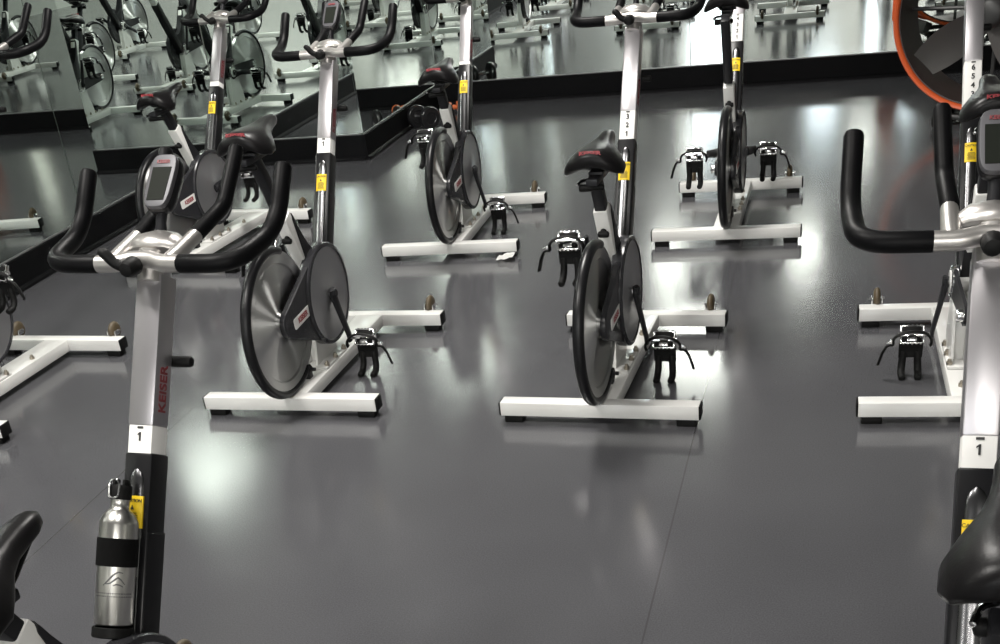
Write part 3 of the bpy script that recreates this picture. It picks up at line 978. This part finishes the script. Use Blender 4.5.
# ------------------------------------------------------------------ water bottle in the cage of the left foreground bike
def build_bottle(bike):
    root = empty('water_bottle', bike.location, bike.rotation_euler.z)
    tag(root, 'brushed aluminium water bottle with black band held on the left foreground bike post', 'bottle')
    Rm = Matrix((Vector((1, 0, 0)), PN*-1, PD)).transposed()
    o = PP - PD*.310 + PN*.043
    bm = BM()
    add_lathe(bm, [(0, 0), (.031, 0), (.0335, .003), (.0335, .178), (.0325, .184), (.027, .196), (.020, .203), (.0165, .206), (.0165, .220), (.0175, .222), (.0175, .226), (0, .226)], o, seg=40, rot=Rm)
    part('bottle_body', bm_mesh(bm, 'bottle_body', M['alum'], True, 50), root)
    bm = BM()
    add_lathe(bm, [(.0335, .104), (.0358, .1045), (.0358, .1535), (.0335, .154)], o, seg=40, rot=Rm)
    part('grip_band', bm_mesh(bm, 'grip_band', M['neoprene']), root, label='black neoprene band')
    bm = BM()
    add_lathe(bm, [(0, .222), (.0185, .222), (.019, .225), (.019, .244), (.017, .248), (0, .248)], o, seg=28, rot=Rm)
    # side lugs
    for s in (-1, 1): add_box(bm, o + PD*.250 + Vector((s*.010, 0, 0)), (.006, .016, .016), Rm, bevel=.002)
    cap = part('bottle_cap', bm_mesh(bm, 'bottle_cap', M['rubber']), root, label='black screw cap')
    bm = BM()
    q = o + PN*.020
    P = [q + PD*.226 + Vector((-.009, 0, 0)), q + PD*.250 + Vector((-.010, 0, 0)), q + PD*.257 + Vector((-.004, 0, 0)), q + PD*.257 + Vector((.006, 0, 0)), q + PD*.248 + Vector((.011, 0, 0)), q + PD*.228 + Vector((.009, 0, 0)), q + PD*.224, q + PD*.226 + Vector((-.009, 0, 0))]
    add_tube(bm, smooth_path(P, .006, 4), .0019, 8)
    part('carry_clip', bm_mesh(bm, 'carry_clip', M['chrome']), cap)
    # etched mountain mark and two lines of small print wrapped round the side
    bm = BM()
    K_ = 1.35
    def wrap(u, v, r=.0339):
        a = u*K_/.0335 + .50
        return o + PD*(.052+(v-.056)*K_) + Vector((r*math.sin(a), 0, 0)) + PN*(r*math.cos(a))
    def stroke(pts, w):
        n = len(pts)
        q = []
        for i, (u, v) in enumerate(pts):
            a = pts[max(0, i-1)]; b = pts[min(n-1, i+1)]
            d = Vector((b[0]-a[0], b[1]-a[1])).normalized(); nrm = Vector((-d.y, d.x))
            ww = w*(.35+.65*math.sin(PI*(i+.4)/(n-.2)))
            q.append((Vector((u, v))+nrm*ww, Vector((u, v))-nrm*ww))
        vs = [(bm.verts.new(wrap(*p)), bm.verts.new(wrap(*m))) for p, m in q]
        for (a, b), (c, d) in zip(vs[:-1], vs[1:]): bm.faces.new((a, b, d, c))
    stroke([(-.013, .070), (-.008, .075), (-.002, .082), (.002, .086), (.006, .088), (.012, .087)], .0012)
    stroke([(-.010, .072), (-.004, .073), (.002, .078), (.006, .081), (.010, .078), (.015, .072)], .0012)
    stroke([(.000, .070), (.004, .072), (.008, .0715), (.013, .069)], .001)
    for row, v in enumerate((.060, .056)):
        u = -.026
        while u < .026:
            w = random.uniform(.0012, .003)
            stroke([(u, v), (u+w*.5, v), (u+w, v)], .0009)
            u += w+.0011
    part('etched_mark', bm_mesh(bm, 'etched_mark', M['etch'], False), root, label='dark etched mountain mark with small print')
bikes = [o for o in bpy.data.objects if o.name.startswith('exercise_bike')]
build_bottle([o for o in bikes if 'aluminium' in o['label']][0])

# ------------------------------------------------------------------ drum fan
def build_fan():
    loc = Vector((.77, 7.36, 0)); yaw = R_(-18)   # local +y points away from the room
    root = empty('drum_fan', loc, yaw)
    tag(root, 'large orange drum fan standing in front of the back wall mirror', 'fan')
    Rr, zc, dep = .468, .572, .36
    bm = BM()
    prof = [(Rr, -dep/2), (Rr+.012, -dep/2-.006), (Rr+.018, -dep/2+.002), (Rr+.014, -dep/2+.016), (Rr, -dep/2+.022), (Rr, dep/2-.02), (Rr+.014, dep/2-.014), (Rr+.016, dep/2), (Rr+.008, dep/2+.006), (Rr-.006, dep/2), (Rr-.008, -dep/2+.01)]
    add_lathe(bm, prof, (0, 0, zc), axis='Y', seg=96, closed=True)
    drum = part('drum', bm_mesh(bm, 'drum', M['orange'], True, 50), root)
    bm = BM()  # added dark sleeve that paints in the shaded interior of the drum
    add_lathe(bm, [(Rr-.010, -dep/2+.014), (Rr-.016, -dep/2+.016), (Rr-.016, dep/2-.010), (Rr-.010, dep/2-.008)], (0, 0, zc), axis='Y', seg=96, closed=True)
    part('drum_inner_shade', bm_mesh(bm, 'drum_inner_shade', M['drum_shade'], True, 50), drum, label='dark maroon sleeve painting the shade inside the drum')
    bm = BM()
    add_lathe(bm, [(0, -.16), (.05, -.16), (.075, -.14), (.085, -.10), (.085, .06), (.07, .09), (0, .09)], (0, 0, zc), axis='Y', seg=28)
    part('motor', bm_mesh(bm, 'motor', M['motor']), root)
    # four broad twisted blades
    for k in range(4):
        a0 = R_(38 + 90*k)
        bm = BM()
        rows = []
        for i in range(9):
            t = i/8; r = .07 + t*(Rr-.035-.07)
            w = .075 + .05*math.sin(PI*min(1, t*.8+.15)); tw = R_(50 - 22*t)
            rows.append([(r, w*math.cos(tw)*c, -.05 + w*math.sin(tw)*c + .012*(1-c*c)) for c in (-1, -.5, 0, .5, 1)])
        def tr(p, dz=0):
            r, l, y = p
            return Vector((r*math.cos(a0)-l*math.sin(a0), y+dz, zc + r*math.sin(a0)+l*math.cos(a0)))
        F = [[bm.verts.new(tr(p)) for p in row] for row in rows]; B = [[bm.verts.new(tr(p, .004)) for p in row] for row in rows]
        for i in range(8):
            for j in range(4):
                bm.faces.new((F[i][j], F[i][j+1], F[i+1][j+1], F[i+1][j])); bm.faces.new((B[i][j], B[i+1][j], B[i+1][j+1], B[i][j+1]))
        for i in range(8):
            for j in (0, 4): bm.faces.new((F[i][j], F[i+1][j], B[i+1][j], B[i][j]))
        for i in (0, 8):
            for j in range(4): bm.faces.new((F[i][j], F[i][j+1], B[i][j+1], B[i][j]))
        part('blade', bm_mesh(bm, 'blade', M['blade']), root)
    # motor mount struts behind the blades
    bm = BM()
    for a in (0, 90, 180, 270):
        a = R_(a); d = Vector((math.cos(a), 0, math.sin(a)))
        add_tube(bm, [Vector((0, .07, zc))+d*.06, Vector((0, .07, zc))+d*(Rr-.006)], .011, 8)
    part('motor_mount', bm_mesh(bm, 'motor_mount', M['motor']), root)
    # cradle with wheels
    bm = BM()
    for y in (-.13, .13):
        P = [(.42*s_, y, .06 + .0) for s_ in (-.62, -.5, .5, .62)]
        add_tube(bm, [(-.24, y, .050), (.24, y, .050)], .016, 10)
    for x in (-.22, .22):
        add_tube(bm, [(x, -.16, .050), (x, .16, .050)], .016, 10)
        add_box(bm, (x, 0, .092), (.05, .24, .075), Matrix.Rotation(-.43*(1 if x > 0 else -1), 3, 'Y'), bevel=.006)
    part('cradle', bm_mesh(bm, 'cradle', M['motor']), root)
    for x in (-.22, .22):
        for y in (-.18, .18):
            bm = BM()
            add_lathe(bm, [(0, -.014), (.030, -.014), (.036, -.008), (.036, .008), (.030, .014), (0, .014)], (x, y, .036), axis='X', seg=20)
            part('wheel', bm_mesh(bm, 'wheel', M['rubber']), root)
    # side lifting handle
    for s in (-1, 1):
        bm = BM()
        add_box(bm, (s*(Rr+.022), -.06, zc+.03), (.05, .10, .13), bevel=.012, seg=3)
        part('side_bracket', bm_mesh(bm, 'side_bracket', M['orange']), drum)
build_fan()

# ------------------------------------------------------------------ small things by the wall
def dumbbell(x, y, rz, r, L, label, m_, hm, group=None):
    root = empty('dumbbell', (x, y, 0), rz)
    tag(root, label, 'dumbbell', group)
    for s in (-1, 1):
        bm = BM()
        h = s*L/2
        add_lathe(bm, [(0, h-.020), (r*.55, h-.022), (r*.92, h-.018), (r, h-.010), (r, h+.010), (r*.92, h+.018), (r*.55, h+.022), (r*.5, h+.016), (0, h+.016)], (0, 0, r), axis='X', seg=28)
        part('weight_head', bm_mesh(bm, 'weight_head', m_), root)
    bm = BM()
    add_tube(bm, [(-L/2, 0, r), (-L*.2, 0, r), (0, 0, r), (L*.2, 0, r), (L/2, 0, r)], [.013, .014, .017, .014, .013], 14)
    part('handle', bm_mesh(bm, 'handle', hm), root)
dumbbell(-2.715, 8.055, R_(-38), .075, .150, 'black dumbbell with round heads on the floor beside the mirrored pier', M['iron'], M['chrome'])
dumbbell(-2.64, 8.54, R_(25), .038, .075, 'small orange dumbbell on the floor in the corner by the pier', M['orangevinyl'], M['orangevinyl'])

def paper():
    bm = BM()
    random.seed(5)
    n = 6; V = []
    for i in range(n+1):
        row = []
        for j in range(n+1):
            u, v = i/n-.5, j/n-.5
            row.append(bm.verts.new((u*.075, v*.075, .006 + .028*max(0, .3+u*.5) + random.uniform(0, .012))))
        V.append(row)
    for i in range(n):
        for j in range(n): bm.faces.new((V[i][j], V[i+1][j], V[i+1][j+1], V[i][j+1]))
    r = bmesh.ops.solidify(bm, geom=list(bm.faces), thickness=.001)
    o = part('paper_scrap', bm_mesh(bm, 'paper_scrap', M['paper'], True, 80))
    o.location = (-1.42, 5.10, 0)
    tag(o, 'crumpled white paper scrap on the floor at the end of a white bike foot', 'paper')
paper()

# ------------------------------------------------------------------ light
def disc_light(x, y, z, size, power, col=(1, .97, .92), shape='DISK', sy=None):
    l = bpy.data.lights.new('ceiling_lamp', 'AREA'); l.shape = shape; l.size = size
    if sy: l.size_y = sy
    l.energy = power; l.color = col
    o = bpy.data.objects.new('ceiling_lamp', l); COL.objects.link(o)
    o.location = (x, y, z); o.rotation_euler = (0, 0, 0)
    return o
LAMPS = [(-2.2, 1.5, 130, .40), (-1.5, 4.7, 170, .75), (-.4, 1.3, 35, .40), (.35, -4.4, 150, .40), (2.4, -5.0, 150, .40), (2.8, -6.1, 60, .30), (-2.6, -5.0, 110, .40)]
for (x, y, e, sx) in LAMPS: disc_light(x, y, CZ-.06, sx, e, shape='RECTANGLE', sy=1.1 if y > -5.5 else .5)

w = bpy.data.worlds.new('World'); scene.world = w; w.use_nodes = True
w.node_tree.nodes['Background'].inputs['Color'].default_value = (.5, .5, .5, 1)
w.node_tree.nodes['Background'].inputs['Strength'].default_value = .05

# ------------------------------------------------------------------ camera
cam = bpy.data.cameras.new('camera'); co = bpy.data.objects.new('camera', cam); COL.objects.link(co)
cam.sensor_fit = 'HORIZONTAL'; cam.sensor_width = 36; cam.lens = 1194.7*36/1000
cam.shift_x = 0; cam.shift_y = (570.65-322)/1000
rt = Vector((.96476383, .24128613, -.10493689)); upv = Vector((-.03925726, .52635771, .84935648)); fwv = Vector((-.26017228, .81530888, -.51728312))
mw = Matrix((rt, upv, -fwv)).transposed().to_4x4(); mw.translation = Vector((0, 0, 1.5912))
co.matrix_world = mw
cam.clip_start = .02; cam.clip_end = 100
scene.camera = co

scene.view_settings.view_transform = 'Standard'
scene.view_settings.look = 'None'
scene.view_settings.gamma = 1
scene.view_settings.use_curve_mapping = False
scene.view_settings.exposure = 0.0
scene.cycles.max_bounces = 10
scene.cycles.glossy_bounces = 8
scene.cycles.use_denoising = True
scene.cycles.sample_clamp_indirect = 6
scene.cycles.blur_glossy = 0.3
